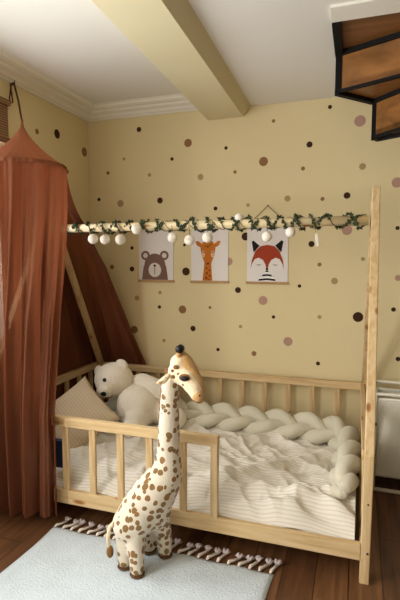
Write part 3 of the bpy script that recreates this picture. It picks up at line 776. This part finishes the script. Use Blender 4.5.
# ------------------------------------------------------------------ cushion
def cushion_mesh(S, Th, n=26):
    bm = bmesh.new(); rows = {}
    for side_ in (1, -1):
        for j in range(n + 1):
            for i in range(n + 1):
                a = 2 * i / n - 1; b = 2 * j / n - 1
                edge = (i in (0, n) or j in (0, n))
                if edge and side_ == -1: rows[(side_, i, j)] = rows[(1, i, j)]; continue
                h = ((1 - a ** 2) * (1 - b ** 2)) ** .42
                pinch = 1 - .10 * (1 - abs(a) ** 2) * abs(b) ** 3
                pinchb = 1 - .10 * (1 - abs(b) ** 2) * abs(a) ** 3
                wr = .006 * noise.noise(V((a * 3, b * 3, side_ * 2)))
                rows[(side_, i, j)] = bm.verts.new((a * S / 2 * pinchb, b * S / 2 * pinch, side_ * h * Th / 2 + wr * h))
        for j in range(n):
            for i in range(n):
                f = [rows[(side_, i, j)], rows[(side_, i + 1, j)], rows[(side_, i + 1, j + 1)], rows[(side_, i, j + 1)]]
                bm.faces.new(f if side_ == 1 else f[::-1])
    return bm
bm = cushion_mesh(.40, .13)
o = finish('cushion', bm, PILLOWM)
# local X -> along top edge, local Y -> up the slope, Z -> face normal
o.rotation_euler = (math.radians(50), math.radians(0), math.radians(24)); o.location = (-1.66, 2.49, .40)
o.rotation_euler = (Matrix.Rotation(math.radians(18), 3, 'Z') @ Matrix.Rotation(math.radians(50), 3, 'X') @ Matrix.Rotation(math.radians(43), 3, 'Z')).to_euler()
tag(o, 'beige finely striped square cushion leaning at the head end beside the bear', 'cushion')

# blue book
bk2 = empty('blue_book', (-1.50, 2.10, .262), 'dark blue book standing behind the front rail next to the curtain edge', 'book')
finish('book_cover', box(bmesh.new(), (-1.56, 2.085, .262), (-1.462, 2.112, .415)), BLUE, bk2, smooth=False, bevel=.003)
finish('pages', box(bmesh.new(), (-1.558, 2.089, .268), (-1.4615, 2.108, .409)), PAGES, bk2, smooth=False)

# ------------------------------------------------------------------ plush bear lying in the corner
pb = empty('plush_bear', (-1.45, 2.85, .26), 'big white plush polar bear slumped in the back left corner of the bed', 'stuffed toy')
bm = bmesh.new()
ball(bm, (-1.40, 2.83, .385), .158, 24, 16, (.98, .95, .98))
ball(bm, (-1.38, 2.90, .37), .15, 24, 16)
chain(bm, [((-1.54, 2.90, .48), .08), ((-1.45, 2.88, .43), .11)])
hb = bmesh.new(); ball(hb, (-1.594, 2.85, .555), .131, 28, 20, (1.06, .98, .92)); chain(hb, [((-1.60, 2.80, .53), .085), ((-1.612, 2.755, .512), .058)])
finish('head', hb, PLUSHW, pb, remesh=.009, sm=8)
hb = bmesh.new(); chain(hb, [((-1.47, 2.93, .515), .06), ((-1.40, 2.90, .535), .068), ((-1.30, 2.88, .515), .066), ((-1.22, 2.87, .475), .058)])
finish('arm', hb, PLUSHW, pb, remesh=.009, sm=6)
chain(bm, [((-1.36, 2.78, .34), .085), ((-1.34, 2.64, .325), .075), ((-1.33, 2.60, .325), .07)])   # near leg
chain(bm, [((-1.27, 2.88, .36), .09), ((-1.16, 2.83, .34), .08), ((-1.12, 2.82, .34), .075)])   # far leg
body_o = finish('bear_body', bm, PLUSHW, pb, remesh=.011, sm=10)
def ear(c, rot, r=.038):
    bm = ball(bmesh.new(), c, r, 16, 12, (1, .5, .95), rot); return finish('ear', bm, PLUSHW, pb)
ear((-1.535, 2.85, .652), Quaternion((0, 1, 0), .7), .052)
ear((-1.715, 2.86, .600), Quaternion((0, 1, 0), -1.0), .042)
def onhead(u, v, r, c=V((-1.594, 2.85, .555))):
    d = at(u, v, 1, 2.0) - CAM; d.normalize(); oc = CAM - c; b_ = oc.dot(d); disc = b_ * b_ - oc.dot(oc) + r * r
    return CAM + d * (-b_ - math.sqrt(max(0, disc)))
sn = onhead(105, 390, .128)
finish('snout', ball(bmesh.new(), sn + V((-.004, -.008, -.004)), .053, 20, 12, (1, .85, .85)), PLUSHW, pb)
finish('nose', ball(bmesh.new(), at(103.5, 394, 1, sn.y - .056), .017, 14, 10, (1.25, .6, .9)), PLUSHBLACK, pb)
finish('eye', ball(bmesh.new(), onhead(104.6, 380, .126), .0135, 12, 8), PLUSHBLACK, pb)
finish('eye', ball(bmesh.new(), onhead(95.5, 384, .122), .0125, 12, 8), PLUSHBLACK, pb)
m0 = at(105, 397.5, 1, sn.y - .050)
finish('mouth', tube(bmesh.new(), [m0, m0 + V((.02, 0, -.006)), m0 + V((.042, .006, .004)), m0 + V((.05, .012, .014))], .003, 6), GIRBROWN, pb)

# ------------------------------------------------------------------ tall plush giraffe
g = empty('plush_giraffe', (-.90, 1.85, .012), 'tall cream plush giraffe with brown spots standing on the white rug', 'stuffed toy')
Z_ = .012
bm = bmesh.new()
ball(bm, (-.935, 1.80, .215), .082, 20, 14)
chain(bm, [((-.935, 1.80, .215), .082), ((-.89, 1.82, .28), .094), ((-.84, 1.855, .345), .100), ((-.80, 1.875, .41), .082), ((-.785, 1.885, .47), .063), ((-.783, 1.885, .56), .053), ((-.780, 1.885, .66), .048), ((-.775, 1.882, .76), .044), ((-.770, 1.878, .84), .042)])
ball(bm, (-.90, 1.81, .25), .088, 20, 14)
chain(bm, [((-.83, 1.85, .27), .07), ((-.845, 1.86, .22), .055)])
for (fx, fy), (hx, hy, hz) in (((-.885, 1.757), (-.905, 1.78, .19)), ((-.962, 1.787), (-.965, 1.80, .19)), ((-.820, 1.918), (-.83, 1.885, .24)), ((-.905, 1.925), (-.885, 1.89, .22))):
    chain(bm, [((hx, hy, hz), .048), ((fx, fy, .10), .036), ((fx, fy, .05), .034), ((fx + .004, fy - .003, Z_ + .03), .033)])
gb = finish('giraffe_body', bm, GIR, g, remesh=.0085, sm=7)
# hooves
for fx, fy in ((-.885, 1.757), (-.962, 1.787), (-.820, 1.918), (-.905, 1.925)):
    finish('hoof', ball(bmesh.new(), (fx + .005, fy - .005, Z_ + .007), .034, 16, 10, (1, 1.0, .25)), HOOF, g)
_before = set(o.name for o in bpy.data.objects)
# head: cream with tan forehead, snout to the right and down
bm = bmesh.new()
H = V((-.735, 1.865, .885))
ball(bm, (-.745, 1.872, .885), .052, 20, 14)
chain(bm, [((-.745, 1.872, .885), .051), ((-.70, 1.85, .865), .042), ((-.662, 1.832, .828), .034), ((-.648, 1.826, .805), .029)])
ball(bm, (-.748, 1.874, .925), .040, 16, 12)
finish('head', bm, GIRCREAM, g, remesh=.006, sm=5)
bm = bmesh.new()
chain(bm, [((-.742, 1.888, .955), .026), ((-.725, 1.882, .925), .040), ((-.690, 1.868, .886), .036), ((-.655, 1.850, .845), .029), ((-.640, 1.838, .812), .024)])
finish('forehead', bm, GIRTAN, g, remesh=.006, sm=5)
finish('muzzle', ball(bmesh.new(), (-.640, 1.820, .800), .028, 16, 12, (1, 1, 1.05)), GIRTAN, g)
finish('nostril', ball(bmesh.new(), (-.628, 1.797, .812), .004, 10, 8), PLUSHBLACK, g)
finish('mouth', tube(bmesh.new(), [(-.655, 1.796, .79), (-.64, 1.794, .782), (-.624, 1.80, .784)], .002, 6), GIRBROWN, g)
finish('eye_patch', ball(bmesh.new(), (-.700, 1.812, .878), .022, 14, 10, (1.15, .45, .75)), GIRBROWN, g)
finish('eye', ball(bmesh.new(), (-.698, 1.806, .877), .016, 14, 10, (1.25, .6, .68)), PLUSHBLACK, g)
for dx, dz, r in ((-.045, .035, .013), (-.03, .006, .012), (-.055, -.005, .010), (-.005, -.032, .007), (.015, -.05, .006), (-.06, .02, .008)):
    c = V((-.70 + dx, 1.818 + .004 - dx * .0, .88 + dz)); c.y = 1.872 - math.sqrt(max(0, .0515 ** 2 - min(.0515 ** 2 * .9, (c.x + .745) ** 2 + (c.z - .885) ** 2 * .9))) if c.x < -.715 else 1.812
    finish('face_spot', ball(bmesh.new(), c, r, 12, 8, (1, .35, .85)), GIRBROWN, g)
# horns with dark tips
for a, b in (((-.745, 1.862, .945), (-.742, 1.858, .982)), ((-.735, 1.905, .945), (-.762, 1.925, .972))):
    bm = chain(bmesh.new(), [(a, .014), (b, .012)]); hn = finish('horn', bm, GIRTAN, g, remesh=.004, sm=2)
    finish('horn_tip', ball(bmesh.new(), V(b) + V((.002, 0, .006)), .018, 16, 12, (1, 1, 1.05)), PLUSHBLACK, hn)
# ears
def gear(base, tip, w):
    base, tip = V(base), V(tip); bm = bmesh.new(); d = tip - base; n = 10; pts, rr = [], []
    for i in range(n + 1):
        t = i / n; pts.append(base + d * t + V((0, 0, -.012 * math.sin(PI * t)))); rr.append(max(.002, w * math.sin(PI * (.12 + .86 * t)) ** .8))
    tube(bm, pts, rr, 12)
    e = finish('ear', bm, GIRCREAM, g)
    bm = bmesh.new(); tube(bm, [p + V((0, -.006, 0)) for p in pts[2:9]], [r * .62 for r in rr[2:9]], 10); finish('inner_ear', bm, GIRTAN, e)
gear((-.775, 1.83, .885), (-.820, 1.79, .852), .014)
gear((-.722, 1.905, .91), (-.69, 1.96, .885), .015)
for o in list(g.children):
    if o.name not in _before: o.location = o.location + V((.022, -.002, .020))
# mane along the back of the neck
bm = bmesh.new()
mp = [V((-.792, 1.912, .90)), V((-.822, 1.915, .80)), V((-.832, 1.92, .68)), V((-.838, 1.922, .56)), V((-.855, 1.925, .47))]
tube(bm, [curve_at(mp, i / 30) for i in range(31)], [.011 + .003 * (i % 2) for i in range(31)], 8)
finish('mane', bm, GIRBROWN, g)
# tail
bm = bmesh.new(); tube(bm, [(-.985, 1.765, .24), (-1.012, 1.75, .21), (-1.02, 1.745, .16), (-1.012, 1.742, .12)], [.010, .009, .009, .009], 8); tl = finish('tail', bm, GIRCREAM, g)
finish('tail_tuft', ball(bmesh.new(), (-1.008, 1.742, .10), .018, 14, 10, (.9, .9, 1.6)), GIRBROWN, tl)

# ------------------------------------------------------------------ rug with tassels
RX0, RX1, RY0, RY1 = -1.465, -.315, .25, 1.962
rug = empty('rug', ((RX0 + RX1) / 2, 1.1, 0), 'white woven rug with knotted tassels along its edge in front of the bed', 'rug')
bm = bmesh.new(); NX, NY = 60, 90; g_ = []
for j in range(NY + 1):
    row = []
    for i in range(NX + 1):
        u, v = i / NX, j / NY
        x = RX0 + (RX1 - RX0) * u + .006 * math.sin(v * 19) * (u - .5) * 2; y = RY0 + (RY1 - RY0) * v + .004 * math.sin(u * 31)
        edge = min(1, min(u, 1 - u, v, 1 - v) * 40)
        row.append(bm.verts.new((x, y, .003 + .009 * edge + .0015 * noise.noise(V((x * 7, y * 7, 0))))))
    g_.append(row)
for j in range(NY):
    for i in range(NX): bm.faces.new([g_[j][i], g_[j][i + 1], g_[j + 1][i + 1], g_[j + 1][i]])
bot = [v.co.copy() for r in g_ for v in r]
ret = bmesh.ops.extrude_face_region(bm, geom=bm.faces[:])
for v in [e for e in ret['geom'] if isinstance(e, bmesh.types.BMVert)]: v.co.z = .0005
finish('rug_pile', bm, RUGM, rug)
random.seed(5)
tasp = []
for k in range(4):
    y_ = RY1 - .002; x_ = 0
    lean = (.030, .040, .022, .034)[k]; ln_ = (.058, .050, .062, .054)[k]
    bm = bmesh.new()
    tube(bm, [(x_, y_ - .006, .009), (x_ + .003, y_ + .006, .014), (x_ + lean * .4, y_ + ln_ * .45, .010), (x_ + lean, y_ + ln_, .010)], [.0055, .008, .0060, .0065], 8)
    bm2 = bmesh.new()
    for q in range(9):
        a = random.uniform(-.9, .9)
        tube(bm2, [(x_ + lean, y_ + ln_ - .004, .012), (x_ + lean + .014 * math.sin(a), y_ + ln_ + .012 * math.cos(a), .016 + random.uniform(-.004, .01)), (x_ + lean + .026 * math.sin(a), y_ + ln_ + .020 * math.cos(a), .008 + random.uniform(-.003, .012))], [.006, .007, .0035], 6)
    tasp.append((bm, bm2))
protos = []
for k, (a, b) in enumerate(tasp):
    ox = RX0 + .012 + k * .0475
    for bb in (a, b): bmesh.ops.translate(bb, verts=bb.verts, vec=(ox, 0, 0))
    o = finish('tassel', a, FRINGE, rug); f_ = finish('tassel_tip', b, FLUFF, o); protos.append(o)
for k in range(4, 24):
    src = protos[(k * 3 + k // 4) % 4]; idx = protos.index(src)
    c = copy_tree(src, rug); c.location = src.location + V(((k - idx) * .0490, 0, 0))

# ------------------------------------------------------------------ canopy
cv = empty('bed_canopy', (-1.75, 2.19, 1.88), 'rust brown voile bed canopy hung from a cord, draped over the head of the bed', 'canopy')
CC = V((-1.775, 2.19, 1.905)); CR = .232
apex = V((-1.752, 2.175, 2.150))
def ringpt(a, r=CR): return V((CC.x + r * math.cos(a), CC.y + r * math.sin(a), CC.z))
# cone
bm = bmesh.new(); NA, NR = 120, 16; rr_ = []
for j in range(NR + 1):
    t = j / NR; row = []
    for i in range(NA):
        a = 2 * PI * i / NA
        rad = CR * (t ** 1.5) * (1 + .012 * t * math.sin(a * 34) + .01 * math.sin(a * 5 + 1)); rad = max(rad, .006)
        z = apex.z + (CC.z - apex.z) * (t ** .88)
        c = apex.lerp(CC, t)
        if t > .84: z = CC.z + (1 - t) * .22; rad *= 1.0
        row.append(bm.verts.new((c.x + rad * math.cos(a), c.y + rad * math.sin(a), z)))
    rr_.append(row)
for j in range(NR):
    for i in range(NA): bm.faces.new([rr_[j][i], rr_[j][(i + 1) % NA], rr_[j + 1][(i + 1) % NA], rr_[j + 1][i]])
finish('canopy_top', bm, VOILE2, cv)
hp = finish('hoop', tube(bmesh.new(), [ringpt(2 * PI * i / 60) for i in range(60)], .0045, 8, closed=True), VOILE2, cv)
# ruffle at the seam
bm = bmesh.new(); rows = []
for j in range(4):
    row = []
    for i in range(240):
        a = 2 * PI * i / 240; r = CR + .002 + j * .004 + .005 * (j / 3) * math.sin(a * 44); p = ringpt(a, r); p.z += .006 - j * .009; row.append(bm.verts.new(p))
    rows.append(row)
for j in range(3):
    for i in range(240): bm.faces.new([rows[j][i], rows[j][(i + 1) % 240], rows[j + 1][(i + 1) % 240], rows[j + 1][i]])
finish('ruffle', bm, VOILE2, cv)
# cord and hook
hook = V((XL + .03, 2.425, 2.452))
finish('cord', tube(bmesh.new(), [apex + V((0, 0, -.02)), apex.lerp(hook, .5) + V((.004, 0, -.004)), hook], .0055, 8), CORD, cv)
finish('cord_loop', tube(bmesh.new(), [hook, hook + V((-.006, -.02, -.02)), hook + V((-.008, -.035, -.10)), hook + V((-.004, -.028, -.125)), hook + V((-.004, -.012, -.115)), hook + V((-.008, -.016, -.06)), hook + V((-.012, -.018, -.01))], .0045, 8), CORD, cv)
finish('hook', tube(bmesh.new(), [(XL, hook.y, hook.z + .003), (XL + .034, hook.y, hook.z + .003), (XL + .034, hook.y, hook.z + .015)], .004, 8), IRON, cv)

def drape(name, top, bot, prof, nS, nV, fold_n, amp, xadd=None, mt=VOILE, extra=None):
    """top(s), bot(s): curves; prof(z) horizontal fraction from top curve to bottom curve"""
    bm = bmesh.new(); G = []
    for j in range(nV + 1):
        v = j / nV; row = []
        for i in range(nS + 1):
            s = i / nS; A, B = top(s), bot(s); z = A.z + (B.z - A.z) * v; gq = prof(v, s)
            p = A.lerp(B, gq); p.z = z
            if xadd: p += xadd(s, v, gq, z)
            row.append(p)
        G.append(row)
    for j in range(nV + 1):
        v = j / nV
        # fold normals in plan
        P = [q.copy() for q in G[j]]
        for i in range(nS + 1):
            s = i / nS; t = P[min(i + 1, nS)] - P[max(i - 1, 0)]; t.z = 0
            if t.length < 1e-6: t = V((1, 0, 0))
            t.normalize(); nn = V((-t.y, t.x, 0))
            ph = s * fold_n * 2 * PI + 1.3 * math.sin(s * 11 + v * 1.1) + .5 * math.sin(v * 3 + s * 5)
            w = amp * (.25 + .75 * min(1, v * 2.2)) * (math.sin(ph) + .4 * math.sin(ph * 1.9 + 1 + v) + .25 * math.sin(ph * 3.1 + v * 2))
            G[j][i] = P[i] + nn * w
    VV = [[bm.verts.new(p) for p in row] for row in G]
    for j in range(nV):
        for i in range(nS): bm.faces.new([VV[j][i], VV[j][i + 1], VV[j + 1][i + 1], VV[j + 1][i]])
    return finish(name, bm, mt, cv)
# front panel: ring from slightly behind the right side round the front to the left wall
def ftop(s): a = math.radians(22) - s * math.radians(196); p = ringpt(a, CR + .004); p.z = CC.z - .003; return p
HEM = [(-1.455, 1.985, .065), (-1.53, 1.95, .06), (-1.66, 1.93, .06), (-1.80, 1.93, .06), (-1.91, 1.93, .06), (-1.99, 1.94, .06)]
def fbot(s): return curve_at(HEM, s)
def fprof(v, s): return interp([(0, 0), (.12, .12), (.45, .72), (.7, .98), (1, 1)], v)
drape('front_drape', ftop, fbot, fprof, 240, 60, 8, .036)
# back panel: sweeps back to the wall behind the bed
def btop(s): a = math.radians(-5) + s * math.radians(170); p = ringpt(a, CR - .006); p.z = CC.z - .003; return p
BOT = [(-1.54, 3.272, .05), (-1.66, 3.275, .05), (-1.84, 3.272, .05), (-2.0, 3.25, .05), (-2.012, 3.0, .05), (-2.012, 2.7, .05), (-2.012, 2.4, .05)]
def bbot(s): return curve_at(BOT, s)
ZT = CC.z; GZ = [(0, 0), (.065, .25), (.15, .51), (.31, .70), (.52, .86), (.71, 1.0), (1, 1)]
def bprof(v, s): return interp(GZ, v) * (1 - .0 * s)
def badd(s, v, gq, z):
    k = math.sin(PI * min(1, gq))
    p = V((-.215 * k * max(0, 1 - s * 1.6), 0, 0))
    if s > .3: p += V((-.13 * k * min(1, (s - .3) * 3), 0, 0))
    return p
bd = drape('back_drape', btop, bbot, bprof, 170, 60, 8, .022, badd)
for v in bd.data.vertices:
    w_ = v.co + wpos(bd)
    if w_.x < XL + .01: v.co.x += XL + .01 - w_.x
    if w_.y > YB - .01: v.co.y += YB - .01 - w_.y

# ------------------------------------------------------------------ laundry hamper
hm = empty('laundry_hamper', (.4, 3.05, 0), 'pale tube framed hamper with white linen bag, right of the bed post', 'laundry hamper')
hx0, hx1, hy0, hy1, hz = .125, .72, 2.90, 3.20, .60
def tb(name, pts, r=.011): return finish(name, tube(bmesh.new(), pts, r, 12), TUBE, hm)
tb('top_tube', [(hx0 - .01, hy0, hz), (hx1 + .01, hy0, hz)], .010); tb('top_tube', [(hx0 - .01, hy1, hz), (hx1 + .01, hy1, hz)], .010)
tb('bag_tube', [(hx0 + .015, hy0 + .01, hz - .035), (hx1 - .015, hy0 + .01, hz - .03)], .011)
tb('bottom_tube', [(hx0 - .02, hy0 - .0, .014), (hx1 + .02, hy0, .014)], .012)
tb('bottom_tube', [(hx0 - .02, hy1, .014), (hx1 + .02, hy1, .014)], .012)
for x in (hx0, hx1):
    tb('end_tube', [(x, hy0, .014), (x, hy0, hz + .01)], .009); tb('end_tube', [(x, hy1, .014), (x, hy1, hz + .01)], .009)
    tb('cross_tube', [(x, hy0, hz), (x, hy1, hz)], .009)
finish('knob', ball(bmesh.new(), (hx0 - .002, hy0 - .012, .42), .011, 12, 8), IRON, hm)
bm = bmesh.new(); nS, nV = 90, 30; G = []
for j in range(nV + 1):
    v = j / nV; row = []
    for i in range(nS + 1):
        s = i / nS
        # rectangular loop with rounded bottom
        per = s * 4; x = y = 0
        inset = .010 - .016 * v
        X0, X1, Y0, Y1 = hx0 + inset, hx1 - inset, hy0 + .004 + .10 * max(0, v - .55) ** 1.3, hy1 - .02 - .10 * max(0, v - .55) ** 1.3
        if per < 1: x, y = X0 + (X1 - X0) * per, Y0
        elif per < 2: x, y = X1, Y0 + (Y1 - Y0) * (per - 1)
        elif per < 3: x, y = X1 + (X0 - X1) * (per - 2), Y1
        else: x, y = X0, Y1 + (Y0 - Y1) * (per - 3)
        z = hz - .035 - (hz - .115) * v
        y += (.014 * math.sin(x * 42 + v * 5) + .009 * math.sin(x * 77 + 1 + v * 6) - .02 * v) * math.sin(PI * min(1, v * 1.1)) * (1 if per < 1 else 0)
        row.append(bm.verts.new((x, y, z)))
    G.append(row)
for j in range(nV):
    for i in range(nS): bm.faces.new([G[j][i], G[j][i + 1], G[j + 1][i + 1], G[j + 1][i]])
bmesh.ops.remove_doubles(bm, verts=bm.verts, dist=.0008)
be = [e for e in bm.edges if e.is_boundary and all(v.co.z < .1 for v in e.verts)]
bmesh.ops.contextual_create(bm, geom=be)
finish('linen_bag', bm, LINENW, hm, solid=.003)

# ------------------------------------------------------------------ light
wd = bpy.data.worlds.new('World'); SC.world = wd; wd.use_nodes = True
nt = wd.node_tree; bg = nt.nodes['Background']
bg.inputs['Color'].default_value = (1.0, .95, .87, 1); bg.inputs['Strength'].default_value = .5
def area(name, loc, rot, sx, sy, power, col):
    l = bpy.data.lights.new(name, 'AREA'); l.shape = 'RECTANGLE'; l.size = sx; l.size_y = sy; l.energy = power; l.color = col
    o = bpy.data.objects.new(name, l); COL.objects.link(o); o.location = loc; o.rotation_euler = rot; return o
# daylight through the left window
area('window_daylight', (XL - .25, (WY0 + WY1) / 2, 1.6), (0, math.radians(-90), 0), 1.3, 1.1, 60, (.93, .97, 1))
area('side_window_daylight', (XL - .2, .15, 1.5), (0, math.radians(-90), 0), 1.7, 1.3, 120, (.98, .98, 1))
# weak added fill light at the made-up door behind the camera
area('rear_fill', (-.8, -1.75, 1.2), (math.radians(90), 0, 0), 1.7, 2.0, 16, (1, .94, .84))

# ------------------------------------------------------------------ camera
cd = bpy.data.cameras.new('camera'); cd.sensor_fit = 'VERTICAL'; cd.sensor_height = 24; cd.sensor_width = 24
cd.lens = fpx / 600 * 24; cd.clip_start = .02
co = bpy.data.objects.new('camera', cd); COL.objects.link(co); co.location = CAM
Mx = Matrix((R, U, -F)).transposed(); co.rotation_euler = Mx.to_euler()
SC.camera = co
SC.view_settings.view_transform = 'Standard'; SC.view_settings.look = 'None'; SC.view_settings.gamma = 1; SC.view_settings.use_curve_mapping = False
SC.view_settings.exposure = 0.1
